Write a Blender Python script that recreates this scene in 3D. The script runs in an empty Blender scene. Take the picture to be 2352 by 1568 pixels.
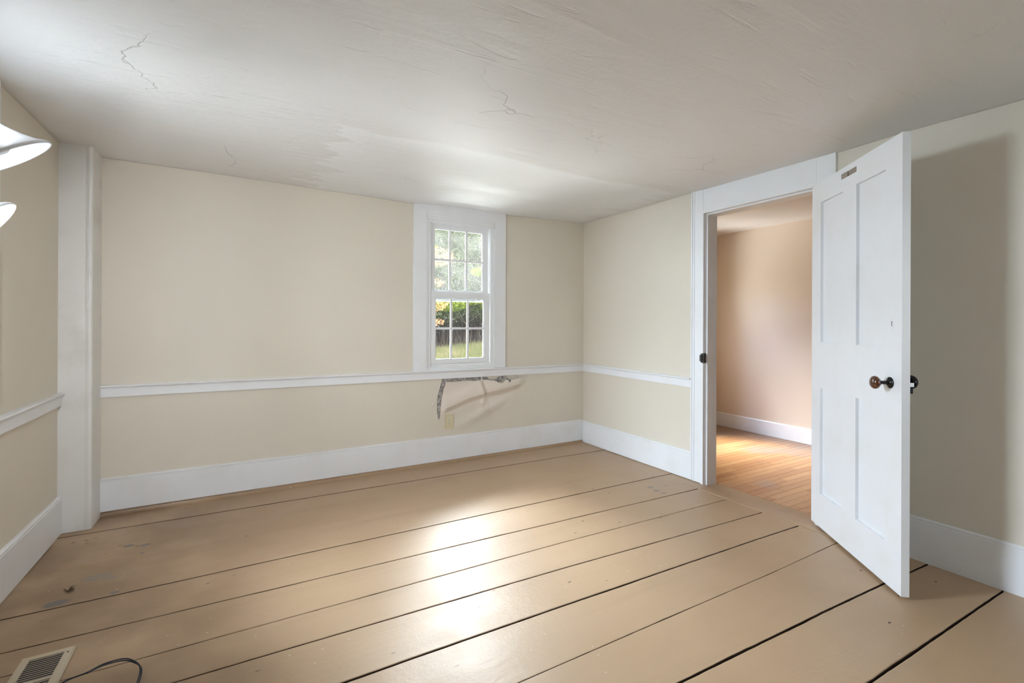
import bpy, bmesh, math, random
from mathutils import Vector, Matrix, noise
R = random.Random(7)
sc = bpy.context.scene
C = sc.collection

# ------------------------------------------------------------------ camera
CAMZ = 1.13
F_PX, CY, YAW, ROLL = 1071.797, 742.48, 0.522502, 0.0039107
cd = bpy.data.cameras.new('camera'); cam = bpy.data.objects.new('camera', cd); C.objects.link(cam)
cr, sr = math.cos(ROLL), math.sin(ROLL)
vR = Vector((math.cos(YAW), -math.sin(YAW), 0)); vF = Vector((math.sin(YAW), math.cos(YAW), 0)); vU = Vector((0, 0, 1))
cx_, cy_ = vR*cr + vU*sr, -vR*sr + vU*cr
M3 = Matrix((cx_, cy_, -vF)).transposed()
cam.matrix_world = Matrix.Translation((0, 0, CAMZ)) @ M3.to_4x4()
cd.sensor_fit = 'HORIZONTAL'; cd.sensor_width = 36; cd.lens = F_PX/2352*36
cd.shift_y = (CY-784)/2352; cd.clip_start = .02; cd.clip_end = 300
sc.camera = cam

# ------------------------------------------------------------------ world, daylight, exposure
SKY = 3.4
w = bpy.data.worlds.new('overcast_sky'); sc.world = w; w.use_nodes = True
nt = w.node_tree; nt.nodes.clear()
out = nt.nodes.new('ShaderNodeOutputWorld'); bg = nt.nodes.new('ShaderNodeBackground')
bg.inputs['Color'].default_value = (.86, .93, 1, 1); bg.inputs['Strength'].default_value = SKY
nt.links.new(bg.outputs[0], out.inputs[0])

def area(name, loc, direction, sx, sy, watts, col=(1, 1, 1), portal=False):
    l = bpy.data.lights.new(name, 'AREA'); l.shape = 'RECTANGLE'; l.size = sx; l.size_y = sy
    l.energy = watts; l.color = col
    o = bpy.data.objects.new(name, l); C.objects.link(o); o.location = loc
    o.rotation_euler = Vector(direction).to_track_quat('-Z', 'Y').to_euler()
    if portal: l.cycles.is_portal = True
    return o
area('window_portal', (1.554, 3.66, 1.38), (0, -1, 0), .62, 1.25, 1, portal=True)
area('window_portal', (-.97, 2.2, 1.38), (1, 0, 0), .62, 1.25, 1, portal=True)
area('daylight_left', (-3.0, 2.7, 2.3), (1, -.08, -.32), 2.2, 2.0, 540, (.73, .85, 1))
area('daylight_left_near', (-1.08, 2.2, 1.38), (1, 0, 0), .6, 1.2, 10, (.76, .87, 1))
area('daylight_back', (2.6, 6.4, 4.1), (-.28, -1, -.85), 3.0, 2.0, 1080, (.84, .92, 1))
area('daylight_lawn', (1.9, 5.0, -.1), (-.1, -1, .85), 2.4, 1.0, 105, (.93, .98, 1))
area('daylight_next_room', (2.95, 4.45, 1.95), (1.1, -1.2, -.42), .5, .5, 21, (.52, .68, 1))
area('fill_front', (1.9, -1.62, 1.38), (0, 1, 0), .6, 1.2, 8, (.88, .94, 1))  # added fill light behind the camera, at a made-up window
sc.view_settings.view_transform = 'Standard'; sc.view_settings.look = 'None'
sc.view_settings.exposure = 1.40; sc.view_settings.gamma = 1; sc.view_settings.use_curve_mapping = False

# ------------------------------------------------------------------ material helpers
class NT:
    def __init__(s, name):
        s.m = bpy.data.materials.new(name); s.m.use_nodes = True; s.t = s.m.node_tree; s.t.nodes.clear()
        s.out = s.t.nodes.new('ShaderNodeOutputMaterial'); s.b = s.t.nodes.new('ShaderNodeBsdfPrincipled')
        s.t.links.new(s.b.outputs[0], s.out.inputs[0])
    def n(s, typ, **kw):
        n = s.t.nodes.new(typ)
        for k, v in kw.items():
            if k in n.inputs.keys() if isinstance(k, str) else False: n.inputs[k].default_value = v
            else: setattr(n, k, v)
        return n
    def l(s, a, b): s.t.links.new(a, b)
    def math(s, op, a, b=None, clamp=False):
        n = s.t.nodes.new('ShaderNodeMath'); n.operation = op; n.use_clamp = clamp
        for i, v in enumerate((a, b)):
            if v is None: continue
            if isinstance(v, (int, float)): n.inputs[i].default_value = v
            else: s.l(v, n.inputs[i])
        return n.outputs[0]
    def mix(s, fac, a, b):
        n = s.t.nodes.new('ShaderNodeMix'); n.data_type = 'RGBA'
        for sock, v in ((n.inputs[0], fac), (n.inputs[6], a), (n.inputs[7], b)):
            if isinstance(v, (int, float)): sock.default_value = v
            elif isinstance(v, tuple): sock.default_value = (*v[:3], 1)
            else: s.l(v, sock)
        return n.outputs[2]
    def coords(s, kind='Object', scale=(1, 1, 1), rot=(0, 0, 0)):
        tc = s.t.nodes.new('ShaderNodeTexCoord'); mp = s.t.nodes.new('ShaderNodeMapping')
        mp.inputs['Scale'].default_value = scale; mp.inputs['Rotation'].default_value = rot
        s.l(tc.outputs[kind], mp.inputs[0]); return mp.outputs[0]
    def noise(s, vec, scale, detail=3, rough=.5, dist=0):
        n = s.t.nodes.new('ShaderNodeTexNoise'); s.l(vec, n.inputs['Vector'])
        n.inputs['Scale'].default_value = scale; n.inputs['Detail'].default_value = detail
        n.inputs['Roughness'].default_value = rough; n.inputs['Distortion'].default_value = dist
        return n.outputs['Fac']
    def ramp(s, fac, a, b, ca=0., cb=1.):
        n = s.t.nodes.new('ShaderNodeMapRange'); n.interpolation_type = 'SMOOTHSTEP'
        s.l(fac, n.inputs[0]); n.inputs[1].default_value = a; n.inputs[2].default_value = b
        n.inputs[3].default_value = ca; n.inputs[4].default_value = cb
        return n.outputs[0]
    def bump(s, h, strength, dist=.01, prev=None):
        n = s.t.nodes.new('ShaderNodeBump'); n.inputs['Strength'].default_value = strength
        n.inputs['Distance'].default_value = dist; s.l(h, n.inputs['Height'])
        if prev is not None: s.l(prev, n.inputs['Normal'])
        return n.outputs[0]
    def set(s, **kw):
        for k, v in kw.items():
            k = k.replace('_', ' ')
            sock = s.b.inputs[k]
            if isinstance(v, (int, float)): sock.default_value = v
            elif isinstance(v, tuple): sock.default_value = (*v[:3], 1) if len(v) == 3 and sock.type == 'RGBA' else v
            else: s.l(v, sock)
        return s.m

def mat_wall(name, col, bumpy=.25):
    n = NT(name); v = n.coords()
    big = n.noise(v, 1.3, 2); fine = n.noise(v, 60, 4)
    weave = n.noise(n.coords(scale=(1, 1, .25)), 140, 2)
    c = n.mix(n.ramp(big, .3, .75), col, tuple(x*.955 for x in col))
    h = n.math('ADD', n.math('MULTIPLY', big, 3.0), n.math('ADD', n.math('MULTIPLY', fine, .12), n.math('MULTIPLY', weave, .1)))
    return n.set(Base_Color=c, Roughness=.62, Normal=n.bump(h, bumpy, .01))
def mat_paint(name, col, rough=.38, dirt=.04, scale=(1, 1, 1)):
    n = NT(name); v = n.coords(); v2 = n.coords(scale=scale)
    a = n.noise(v, 5, 4); f = n.noise(v2, 50, 4, .6)
    c = n.mix(n.ramp(a, .45, .8), col, tuple(x*(1-dirt)*y for x, y in zip(col, (1, .985, .95))))
    return n.set(Base_Color=c, Roughness=rough, Normal=n.bump(n.math('ADD', f, n.math('MULTIPLY', a, 1.5)), .12, .006))
def mat_plain(name, col, rough=.5, metal=0., **kw):
    n = NT(name); v = n.coords(); a = n.noise(v, 30, 3)
    return n.set(Base_Color=n.mix(a, tuple(x*.92 for x in col), tuple(min(1, x*1.06) for x in col)), Roughness=rough, Metallic=metal, **kw)

WALL = (.755, .69, .585)
m_wall = mat_wall('cream_wallpaper', WALL)
n = NT('peeling_cream_wallpaper'); v = n.coords(); sp_ = n.t.nodes.new('ShaderNodeSeparateXYZ'); n.l(v, sp_.inputs[0])
k_ = n.math('MULTIPLY', n.ramp(sp_.outputs[0], 2.2, 1.8), n.ramp(sp_.outputs[2], .26, .55))
wc = n.mix(n.ramp(n.noise(v, 1.3, 2), .3, .75), WALL, tuple(x*.955 for x in WALL))
m_flap = n.set(Base_Color=n.mix(k_, wc, (.78, .69, .60)), Roughness=.62, Normal=n.bump(n.math('ADD', n.math('MULTIPLY', n.noise(v, 1.3, 2), 3.0), n.math('MULTIPLY', n.noise(v, 60, 4), .12)), .2, .01))
m_wall2 = mat_wall('peach_wall_paint', (.76, .64, .52), .1)
m_trim = mat_paint('white_trim_paint', (.84, .845, .86), .36)
m_trim_lr = mat_paint('white_trim_paint_brushed', (.84, .845, .86), .34, .05, (.12, .12, 3))
m_post = mat_paint('worn_white_post_paint', (.80, .785, .76), .42, .13)
m_door = mat_paint('white_door_paint', (.845, .85, .87), .3, .03, (3, 3, .15))
m_vinyl = mat_paint('white_window_vinyl', (.84, .85, .86), .35, .01)

# ceiling: white plaster, trowel marks, cracks, a fresher white repainted patch
def mat_ceiling():
    n = NT('white_plaster_ceiling'); v = n.coords()
    rot = n.coords(rot=(0, 0, .15), scale=(.35, 2.2, 1))
    streak = n.noise(rot, 3.2, 5, .6, .6); fine = n.noise(v, 45, 4)
    tro = n.ramp(n.noise(rot, 6.5, 3, .5, 1.6), .62, .72)
    w_ = n.t.nodes.new('ShaderNodeTexVoronoi'); w_.feature = 'DISTANCE_TO_EDGE'; w_.inputs['Scale'].default_value = 1.15
    warp = n.t.nodes.new('ShaderNodeVectorMath'); warp.operation = 'MULTIPLY_ADD'
    nz = n.t.nodes.new('ShaderNodeTexNoise'); nz.inputs['Scale'].default_value = 3.5; nz.inputs['Detail'].default_value = 6
    n.l(v, nz.inputs['Vector']); n.l(nz.outputs['Color'], warp.inputs[0]); warp.inputs[1].default_value = (.5, .5, .5); n.l(v, warp.inputs[2])
    n.l(warp.outputs[0], w_.inputs['Vector'])
    crack = n.math('MULTIPLY', n.ramp(w_.outputs['Distance'], 0, .006, 1, 0), n.ramp(n.noise(v, 1.4, 2), .56, .66))
    # repainted patch in front of the window: x .38 .. 2.75, y 2.35 .. wall, brushed ragged left end
    sx = n.t.nodes.new('ShaderNodeSeparateXYZ'); n.l(v, sx.inputs[0])
    ragx = n.math('ADD', sx.outputs[0], n.math('MULTIPLY', n.math('SUBTRACT', n.noise(n.coords(scale=(.5, 9, 1)), 1.6, 2), .5), .55))
    ragy = n.math('ADD', sx.outputs[1], n.math('MULTIPLY', n.math('SUBTRACT', n.noise(n.coords(scale=(1.2, 3, 1)), 1.5, 3), .5), .16))
    mask = n.math('MULTIPLY', n.ramp(ragx, .40, .43), n.ramp(ragy, 2.33, 2.38))
    mask = n.math('MULTIPLY', mask, n.ramp(ragx, 2.9, 2.6))
    base = n.mix(n.ramp(n.noise(v, .9, 3), .35, .7), (.80, .78, .765), (.785, .768, .755))
    c = n.mix(mask, base, (.86, .855, .855))
    c = n.mix(n.math('MULTIPLY', crack, .35), c, (.42, .40, .37))
    h = n.math('ADD', n.math('MULTIPLY', streak, 1.2), n.math('ADD', n.math('MULTIPLY', fine, .12), n.math('MULTIPLY', tro, -.22)))
    h = n.math('SUBTRACT', h, n.math('MULTIPLY', crack, .3))
    return n.set(Base_Color=c, Roughness=.55, Normal=n.bump(h, .55, .014))
m_ceil = mat_ceiling()

# painted floorboards: one brown coat, scuffs, chips and bluish worn spots at the left
SPOTS = [(-.496, 3.01, .022, 1), (-.425, 2.981, .022, 1), (-.426, 2.883, .012, 1), (-.46, 2.985, .01, 0), (-.554, 2.703, .05, 2), (-.463, 2.513, .016, 1),
         (-.645, 2.53, .04, 1), (-.639, 2.858, .035, 3), (-.50, 2.66, .03, 2), (2.447, 2.32, .03, 2), (2.434, 2.25, .03, 2), (2.441, 2.195, .022, 2),
         (-.75, 3.19, .01, 0), (-.70, 3.19, .009, 0), (-.665, 3.20, .007, 0), (-.69, 3.15, .009, 0)]
def mat_floor():
    n = NT('brown_floor_paint'); v = n.coords()
    sep = n.t.nodes.new('ShaderNodeSeparateXYZ'); n.l(v, sep.inputs[0])
    gr = n.coords(scale=(.12, 1.6, 1))
    grain = n.noise(gr, 26, 5, .6, .2); big = n.noise(v, 1.1, 3); fine = n.noise(v, 38, 5, .65); mid = n.noise(gr, 5, 3)
    base = n.mix(n.ramp(big, .3, .75), (.455, .308, .187), (.415, .277, .166))
    base = n.mix(n.math('MULTIPLY', n.ramp(mid, .5, .75), .3), base, (.33, .225, .135))
    # patches turn warmer and darker towards the left end of the room
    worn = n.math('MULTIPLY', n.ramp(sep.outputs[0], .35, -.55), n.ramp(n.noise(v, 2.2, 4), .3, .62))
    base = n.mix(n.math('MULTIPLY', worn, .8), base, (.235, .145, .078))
    # dark scuff flecks
    vo = n.t.nodes.new('ShaderNodeTexVoronoi'); vo.voronoi_dimensions = '2D'; vo.inputs['Scale'].default_value = 5.5; n.l(n.coords(scale=(.55, 1.5, 1)), vo.inputs['Vector'])
    fleck = n.math('MULTIPLY', n.ramp(vo.outputs['Distance'], .018, .034, 1, 0), n.ramp(n.noise(v, 2.7, 2), .54, .62))
    base = n.mix(fleck, base, (.10, .06, .035))
    vo2 = n.t.nodes.new('ShaderNodeTexVoronoi'); vo2.voronoi_dimensions = '2D'; vo2.inputs['Scale'].default_value = 9; n.l(n.coords(scale=(.8, 1.3, 1), rot=(0, 0, .6)), vo2.inputs['Vector'])
    chip = n.math('MULTIPLY', n.ramp(vo2.outputs['Distance'], .02, .032, 1, 0), n.ramp(n.noise(v, 3.3, 2), .56, .64))
    base = n.mix(n.math('MULTIPLY', chip, .8), base, (.62, .55, .45))
    wob = n.math('MULTIPLY', n.math('SUBTRACT', fine, .5), .05)
    for (x, y, r, k) in SPOTS:
        dx = n.math('MULTIPLY', n.math('SUBTRACT', sep.outputs[0], x), .62); dy = n.math('SUBTRACT', sep.outputs[1], y)
        d = n.math('SQRT', n.math('ADD', n.math('MULTIPLY', dx, dx), n.math('MULTIPLY', dy, dy)))
        d = n.math('ADD', d, n.math('MULTIPLY', wob, r*22))
        col = ((.07, .035, .02), (.13, .12, .125), (.235, .195, .165), (.36, .24, .10))[k]
        base = n.mix(n.math('MULTIPLY', n.ramp(d, r*.45, r*.75, 1, 0), (.9, .9, .7, .35)[k]), base, col)
    h = n.math('ADD', n.math('MULTIPLY', grain, .35), n.math('ADD', n.math('MULTIPLY', fine, .3), n.math('MULTIPLY', big, 2.0)))
    h = n.math('SUBTRACT', h, n.math('MULTIPLY', fleck, .4))
    rough = n.ramp(n.noise(v, 4, 4), .25, .8, .37, .48)
    return n.set(Base_Color=base, Roughness=rough, IOR=1.58, Normal=n.bump(h, .38, .009))
m_floor = mat_floor()
m_dark = mat_plain('dark_gap_wood', (.055, .032, .020), .8)
def mat_strip(name, a, b):
    n = NT(name); v = n.coords('Object', (1.2, 14, 1)); gr = n.noise(v, 5, 5, .6, .4); w2 = n.coords()
    oi = n.t.nodes.new('ShaderNodeObjectInfo')
    c = n.mix(oi.outputs['Random'], a, b); c = n.mix(n.math('MULTIPLY', n.ramp(gr, .45, .8), .45), c, tuple(x*.6 for x in a))
    geo = n.t.nodes.new('ShaderNodeNewGeometry'); g = n.t.nodes.new('ShaderNodeTexNoise'); g.inputs['Scale'].default_value = 2.2; g.inputs['Detail'].default_value = 5
    n.l(geo.outputs['Position'], g.inputs['Vector'])
    c = n.mix(n.ramp(g.outputs['Fac'], .52, .72), c, (.36, .27, .22))
    sp = n.t.nodes.new('ShaderNodeSeparateXYZ'); n.l(geo.outputs['Position'], sp.inputs[0])
    far_tone = n.math('MULTIPLY', n.ramp(n.math('ADD', sp.outputs[0], n.math('MULTIPLY', sp.outputs[1], .35)), 5.15, 5.55), .75)  # colour gets darker towards the far wall and back corner
    c = n.mix(far_tone, c, (.155, .09, .058))
    return n.set(Base_Color=c, Roughness=.3, Normal=n.bump(gr, .08, .004))
m_strip = mat_strip('worn_oak_strip', (.44, .205, .080), (.60, .335, .150))
m_knob = NT('brown_mineral_knob')
v = m_knob.coords(); m_knob = m_knob.set(Base_Color=m_knob.mix(m_knob.ramp(m_knob.noise(v, 90, 4, .6, 1), .4, .65), (.045, .011, .005), (.15, .042, .013)), Roughness=.08, Coat_Weight=1.0)
m_iron = mat_plain('black_iron', (.022, .021, .022), .22, .6)
m_rust = mat_plain('dark_worn_iron', (.06, .055, .05), .5, .7)
m_steel = mat_plain('worn_steel', (.5, .5, .5), .25, 1.0)
m_ivory = mat_plain('ivory_plastic', (.69, .61, .40), .35)
m_slot = mat_plain('dark_slot', (.04, .03, .02), .6)
m_vent = mat_plain('tan_enamel_steel', (.58, .49, .36), .35)
m_louver = mat_plain('greyish_louver_steel', (.44, .40, .34), .35, .3)
m_cord = mat_plain('black_glossy_cord', (.02, .025, .04), .22)
m_lampmetal = mat_plain('satin_grey_metal', (.45, .45, .46), .35, .9)
m_twig = mat_plain('dry_brown_leaf', (.10, .065, .04), .8)
def mat_plaster():
    n = NT('grey_bare_plaster'); v = n.coords(); a = n.noise(v, 45, 6, .7); b = n.noise(v, 9, 3)
    sp = n.t.nodes.new('ShaderNodeSeparateXYZ'); n.l(v, sp.inputs[0])
    c = n.mix(n.ramp(a, .40, .60), (.28, .25, .235), (.66, .62, .59)); c = n.mix(n.math('MULTIPLY', n.ramp(b, .60, .72), .7), c, (.42, .25, .09))
    return n.set(Base_Color=c, Roughness=.95, Normal=n.bump(a, .9, .02))
m_plaster = mat_plaster()
m_bare = mat_plain('bare_mortise_wood', (.34, .28, .22), .7)
m_mark = mat_plain('white_residue', (.95, .95, .95), .5)
def mat_glass(name, haze):
    n = NT(name); n.t.nodes.remove(n.b)
    tr = n.t.nodes.new('ShaderNodeBsdfTransparent'); tr.inputs[0].default_value = (.97, .985, .98, 1)
    gl = n.t.nodes.new('ShaderNodeBsdfGlossy'); gl.inputs['Roughness'].default_value = .02
    fr = n.t.nodes.new('ShaderNodeFresnel'); fr.inputs[0].default_value = 1.35
    mx = n.t.nodes.new('ShaderNodeMixShader'); n.l(fr.outputs[0], mx.inputs[0]); n.l(tr.outputs[0], mx.inputs[1]); n.l(gl.outputs[0], mx.inputs[2])
    last = mx.outputs[0]
    if haze:
        v = n.coords(); a = n.noise(v, 260, 2); b = n.noise(v, 7, 3)
        tl = n.t.nodes.new('ShaderNodeBsdfTranslucent'); tl.inputs[0].default_value = (.95, .90, .87, 1)
        m2 = n.t.nodes.new('ShaderNodeMixShader')
        f = n.math('MULTIPLY', n.math('ADD', n.ramp(a, .3, .7, .5, 1.4), n.ramp(b, .3, .7, -.2, .4)), haze)
        n.l(f, m2.inputs[0]); n.l(last, m2.inputs[1]); n.l(tl.outputs[0], m2.inputs[2]); last = m2.outputs[0]
    n.l(last, n.out.inputs[0]); return n.m
m_glass = mat_glass('clear_window_glass', .0012)
m_glass_dusty = mat_glass('dusty_window_glass', .017)
def mat_leaf(name, cols, tr=.35):
    n = NT(name); geo = n.t.nodes.new('ShaderNodeNewGeometry')
    nz = n.t.nodes.new('ShaderNodeTexNoise'); nz.inputs['Scale'].default_value = 1.6; nz.inputs['Detail'].default_value = 6; nz.inputs['Roughness'].default_value = .8
    n.l(geo.outputs['Position'], nz.inputs['Vector'])
    rp = n.t.nodes.new('ShaderNodeValToRGB'); n.l(nz.outputs['Fac'], rp.inputs[0])
    el = rp.color_ramp.elements
    for i, c in enumerate(cols):
        p = .32+.36*i/(len(cols)-1)
        if i < 2: el[i].position = p; el[i].color = (*c, 1)
        else: e = el.new(p); e.color = (*c, 1)
    n.b.inputs['Roughness'].default_value = .6; n.l(rp.outputs[0], n.b.inputs['Base Color'])
    tl = n.t.nodes.new('ShaderNodeBsdfTranslucent'); n.l(rp.outputs[0], tl.inputs[0])
    mx = n.t.nodes.new('ShaderNodeMixShader'); mx.inputs[0].default_value = tr
    n.l(n.b.outputs[0], mx.inputs[1]); n.l(tl.outputs[0], mx.inputs[2]); n.l(mx.outputs[0], n.out.inputs[0]); return n.m
m_leaf_g = mat_leaf('green_leaves', [(.058, .075, .035), (.12, .145, .06), (.24, .26, .13)])
m_leaf_y = mat_leaf('yellow_green_leaves', [(.10, .16, .02), (.22, .27, .03), (.40, .36, .05)])
m_leaf_o = mat_leaf('orange_leaves', [(.50, .30, .09), (.72, .27, .12), (.74, .42, .20)])
m_grass = mat_leaf('sunny_grass', [(.10, .115, .045), (.19, .185, .07), (.34, .28, .16)])
m_bark = mat_plain('brown_stems', (.085, .062, .047), .9)
m_ground = mat_plain('lawn', (.13, .13, .06), .95)

# ------------------------------------------------------------------ mesh helpers
def link(name, me, mat, parent=None):
    o = bpy.data.objects.new(name, me); C.objects.link(o)
    if mat is not None and not me.materials: me.materials.append(mat)
    if parent is not None: o.parent = parent
    return o
def obj(name, bm, mat, parent=None, smooth=False, bevel=0):
    if bevel:
        bmesh.ops.bevel(bm, geom=[e for e in bm.edges if len(e.link_faces) == 2 and e.calc_face_angle(0) > .5], offset=bevel, segments=2, affect='EDGES', profile=.6)
    bmesh.ops.recalc_face_normals(bm, faces=bm.faces)
    me = bpy.data.meshes.new(name); bm.to_mesh(me); bm.free()
    if smooth:
        for p in me.polygons: p.use_smooth = True
    return link(name, me, mat, parent)
def empty(name, loc=(0, 0, 0), rz=0., parent=None):
    o = bpy.data.objects.new(name, None); C.objects.link(o); o.location = loc; o.rotation_euler = (0, 0, rz)
    o.empty_display_size = .1
    if parent is not None: o.parent = parent
    return o
def struct(o, label=None):
    o['kind'] = 'structure'
    if label: o['label'] = label
    return o
def tag(o, label, cat, group=None):
    o['label'] = label; o['category'] = cat
    if group: o['group'] = group
    return o
def box(bm, x0, x1, y0, y1, z0, z1):
    vs = [bm.verts.new((x, y, z)) for x in (x0, x1) for y in (y0, y1) for z in (z0, z1)]
    for f in ((0, 1, 3, 2), (4, 6, 7, 5), (0, 4, 5, 1), (2, 3, 7, 6), (0, 2, 6, 4), (1, 5, 7, 3)): bm.faces.new([vs[i] for i in f])
    return vs
def BM(): return bmesh.new()
def B(*a):
    bm = BM(); box(bm, *a); return bm
def prism(bm, prof, p0, p1, up=Vector((0, 0, 1)), side=None):
    """sweep a closed 2D profile (a along 'side', b along up) from p0 to p1"""
    p0, p1 = Vector(p0), Vector(p1)
    rings = [[bm.verts.new(p + side*a + up*b) for a, b in prof] for p in (p0, p1)]
    n = len(prof)
    for i in range(n):
        j = (i+1) % n; bm.faces.new((rings[0][i], rings[0][j], rings[1][j], rings[1][i]))
    bm.faces.new(rings[0][::-1]); bm.faces.new(rings[1])
def lathe(bm, prof, seg=32, mtx=Matrix()):
    rings = []
    for r, z in prof:
        if r < 1e-6: rings.append([bm.verts.new(mtx @ Vector((0, 0, z)))]*seg)
        else: rings.append([bm.verts.new(mtx @ Vector((r*math.cos(2*math.pi*k/seg), r*math.sin(2*math.pi*k/seg), z))) for k in range(seg)])
    for a, b in zip(rings, rings[1:]):
        for k in range(seg):
            j = (k+1) % seg; q = []
            for v_ in (a[k], a[j], b[j], b[k]):
                if v_ not in q: q.append(v_)
            if len(q) > 2:
                try: bm.faces.new(q)
                except ValueError: pass
def tube(bm, pts, r, seg=10):
    pts = [Vector(p) for p in pts]; rings = []
    for i, p in enumerate(pts):
        t = (pts[min(i+1, len(pts)-1)]-pts[max(i-1, 0)]).normalized()
        a = t.cross(Vector((0, 0, 1))); a = a.normalized() if a.length > 1e-3 else Vector((1, 0, 0)); b = t.cross(a)
        rr = r[i] if isinstance(r, (list, tuple)) else r
        rings.append([bm.verts.new(p + (a*math.cos(2*math.pi*k/seg)+b*math.sin(2*math.pi*k/seg))*rr) for k in range(seg)])
    for a, b in zip(rings, rings[1:]):
        for k in range(seg): bm.faces.new((a[k], a[(k+1) % seg], b[(k+1) % seg], b[k]))
    bm.faces.new(rings[0]); bm.faces.new(rings[-1][::-1])
def smoothpts(P, n=12):
    P = [Vector(p) for p in P]; out_ = []
    Q = [P[0]*2-P[1]] + P + [P[-1]*2-P[-2]]
    for i in range(1, len(Q)-2):
        a, b, c, d = Q[i-1:i+3]
        for k in range(n):
            t = k/n; out_.append(.5*((2*b)+(c-a)*t+(2*a-5*b+4*c-d)*t*t+(3*b-a-3*c+d)*t**3))
    return out_ + [P[-1]]

# ------------------------------------------------------------------ room shell
XL, XR, YB, YF = -.852, 2.828, 3.537, -1.5      # wall faces
ZC = 2.08
# back wall with the window opening
def walled(axis, face, thick, a0, a1, z0, z1, holes):
    """wall as joined boxes around rectangular holes (ha0,ha1,hz0,hz1); axis 'x' = runs along x"""
    bm = BM(); cuts = sorted({a0, a1, *[h[0] for h in holes], *[h[1] for h in holes]})
    for c0, c1 in zip(cuts, cuts[1:]):
        hs = [h for h in holes if h[0] <= c0 and h[1] >= c1]
        zs = [(z0, z1)] if not hs else [(z0, hs[0][2]), (hs[0][3], z1)]
        for q0, q1 in zs:
            if q1-q0 < 1e-4: continue
            if axis == 'x': box(bm, c0, c1, min(face, face+thick), max(face, face+thick), q0, q1)
            else: box(bm, min(face, face+thick), max(face, face+thick), c0, c1, q0, q1)
    bmesh.ops.remove_doubles(bm, verts=bm.verts, dist=1e-5)
    bad = [f for f in bm.faces if False]
    return bm
wb = struct(obj('wall_back', walled('x', YB, .15, XL, XR, -.03, 2.2, [(1.25, 1.858, .765, 1.995)]), m_wall), 'cream papered back wall with the small window')
wl = struct(obj('wall_left', walled('y', XL, -.15, YF, YB+.15, -.03, 2.2, [(1.90, 2.508, .765, 1.995)]), m_wall), 'cream left wall behind the corner post')
wr = struct(obj('wall_right', walled('y', XR, .115, YF, YB+.15, -.03, 2.2, [(1.432, 2.183, -.03, 1.915)]), m_wall), 'cream right wall with the open doorway')
wf = struct(obj('wall_front', walled('x', YF, -.12, XL, XR, -.03, 2.2, [(1.596, 2.204, .765, 1.995)]), m_wall))
# ceiling with the sagging edge heights that the old house shows
back_h = [(-.9, 2.084), (-.354, 2.081), (.265, 2.076), (.865, 2.064), (1.146, 2.058), (1.30, 2.068), (1.439, 2.077), (1.632, 2.075), (1.971, 2.069), (2.313, 2.080), (2.85, 2.090)]
right_h = [(-1.5, 2.075), (.62, 2.073), (1.0, 2.080), (1.33, 2.074), (2.18, 2.077), (2.29, 2.084), (2.89, 2.083), (3.6, 2.090)]
def interp(T, x):
    if x <= T[0][0]: return T[0][1]
    for (a, b), (c, d) in zip(T, T[1:]):
        if x <= c: return b+(d-b)*(x-a)/(c-a)
    return T[-1][1]
bm = BM(); NX, NY = 74, 100; grid = []
for j in range(NY+1):
    row = []; y = YF-.02+(YB+.02-YF+.02)*j/NY
    for i in range(NX+1):
        x = XL-.02+(XR-XL+.04)*i/NX
        wbk = math.exp(-(YB-y)/.35); wrt = math.exp(-(XR-x)/.35)
        z = 2.082+(interp(back_h, x)-2.082)*wbk+(interp(right_h, y)-2.082)*wrt*(1-wbk)
        z += .006*(noise.noise(Vector((x*1.1, y*1.1, 3)))-0)*(1-wbk)*(1-wrt)
        row.append(bm.verts.new((x, y, z)))
    grid.append(row)
for j in range(NY):
    for i in range(NX): bm.faces.new((grid[j][i], grid[j+1][i], grid[j+1][i+1], grid[j][i+1]))
top = {}
ceil = obj('ceiling', bm, m_ceil, smooth=True); struct(ceil, 'uneven white plaster ceiling')
md = ceil.modifiers.new('thick', 'SOLIDIFY'); md.thickness = .08; md.offset = 1
for p in ceil.data.polygons:
    if p.normal.z > 0: pass
ceil.data.flip_normals() if ceil.data.polygons[0].normal.z > 0 else None
md.offset = -1

# ---- floor: dark underlay plus separate wide boards
floor = struct(obj('floor', B(XL, XR, YF, YB+.1, -.09, -.022), m_dark), 'wide brown painted floorboards')
SEAMS = [[(-.86, 3.292), (.1, 3.272), (2.391, 3.222), (2.83, 3.21)],
         [(-.86, 2.856), (-.466, 2.843), (.087, 2.829), (1.727, 2.831), (2.095, 2.826), (2.83, 2.82)],
         [(-.86, 2.496), (-.275, 2.490), (.077, 2.490), (1.832, 2.465), (2.83, 2.455)],
         [(-.86, 2.250), (-.714, 2.245), (.069, 2.223), (1.617, 2.175), (2.728, 2.138), (2.83, 2.135)],
         [(-.86, 1.984), (-.178, 1.980), (.062, 1.976), (1.458, 1.957), (2.83, 1.914)],
         [(-.86, 1.812), (-.187, 1.796), (.056, 1.79), (1.301, 1.748), (2.83, 1.673)],
         [(-.86, 1.555), (.275, 1.533), (1.129, 1.516), (2.339, 1.483), (2.83, 1.462)],
         [(-.86, 1.275), (.751, 1.261), (1.388, 1.256), (2.084, 1.249), (2.83, 1.255)],
         [(-.86, 1.09), (1.19, 1.010), (2.007, .977), (2.425, .955), (2.83, .928)],
         [(-.86, .80), (1.713, .713), (2.83, .676)]]
GAPS = [.0050, .0030, .0038, .0064, .0056, .0066, .0068, .0024, .0088, .0086]
y = .45
while y > YF:
    SEAMS.append([(-.86, y+.03), (2.83, y-.03)]); GAPS.append(.006); y -= R.uniform(.25, .36)
def seam_y(k, x): return interp(SEAMS[k], x)
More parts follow.
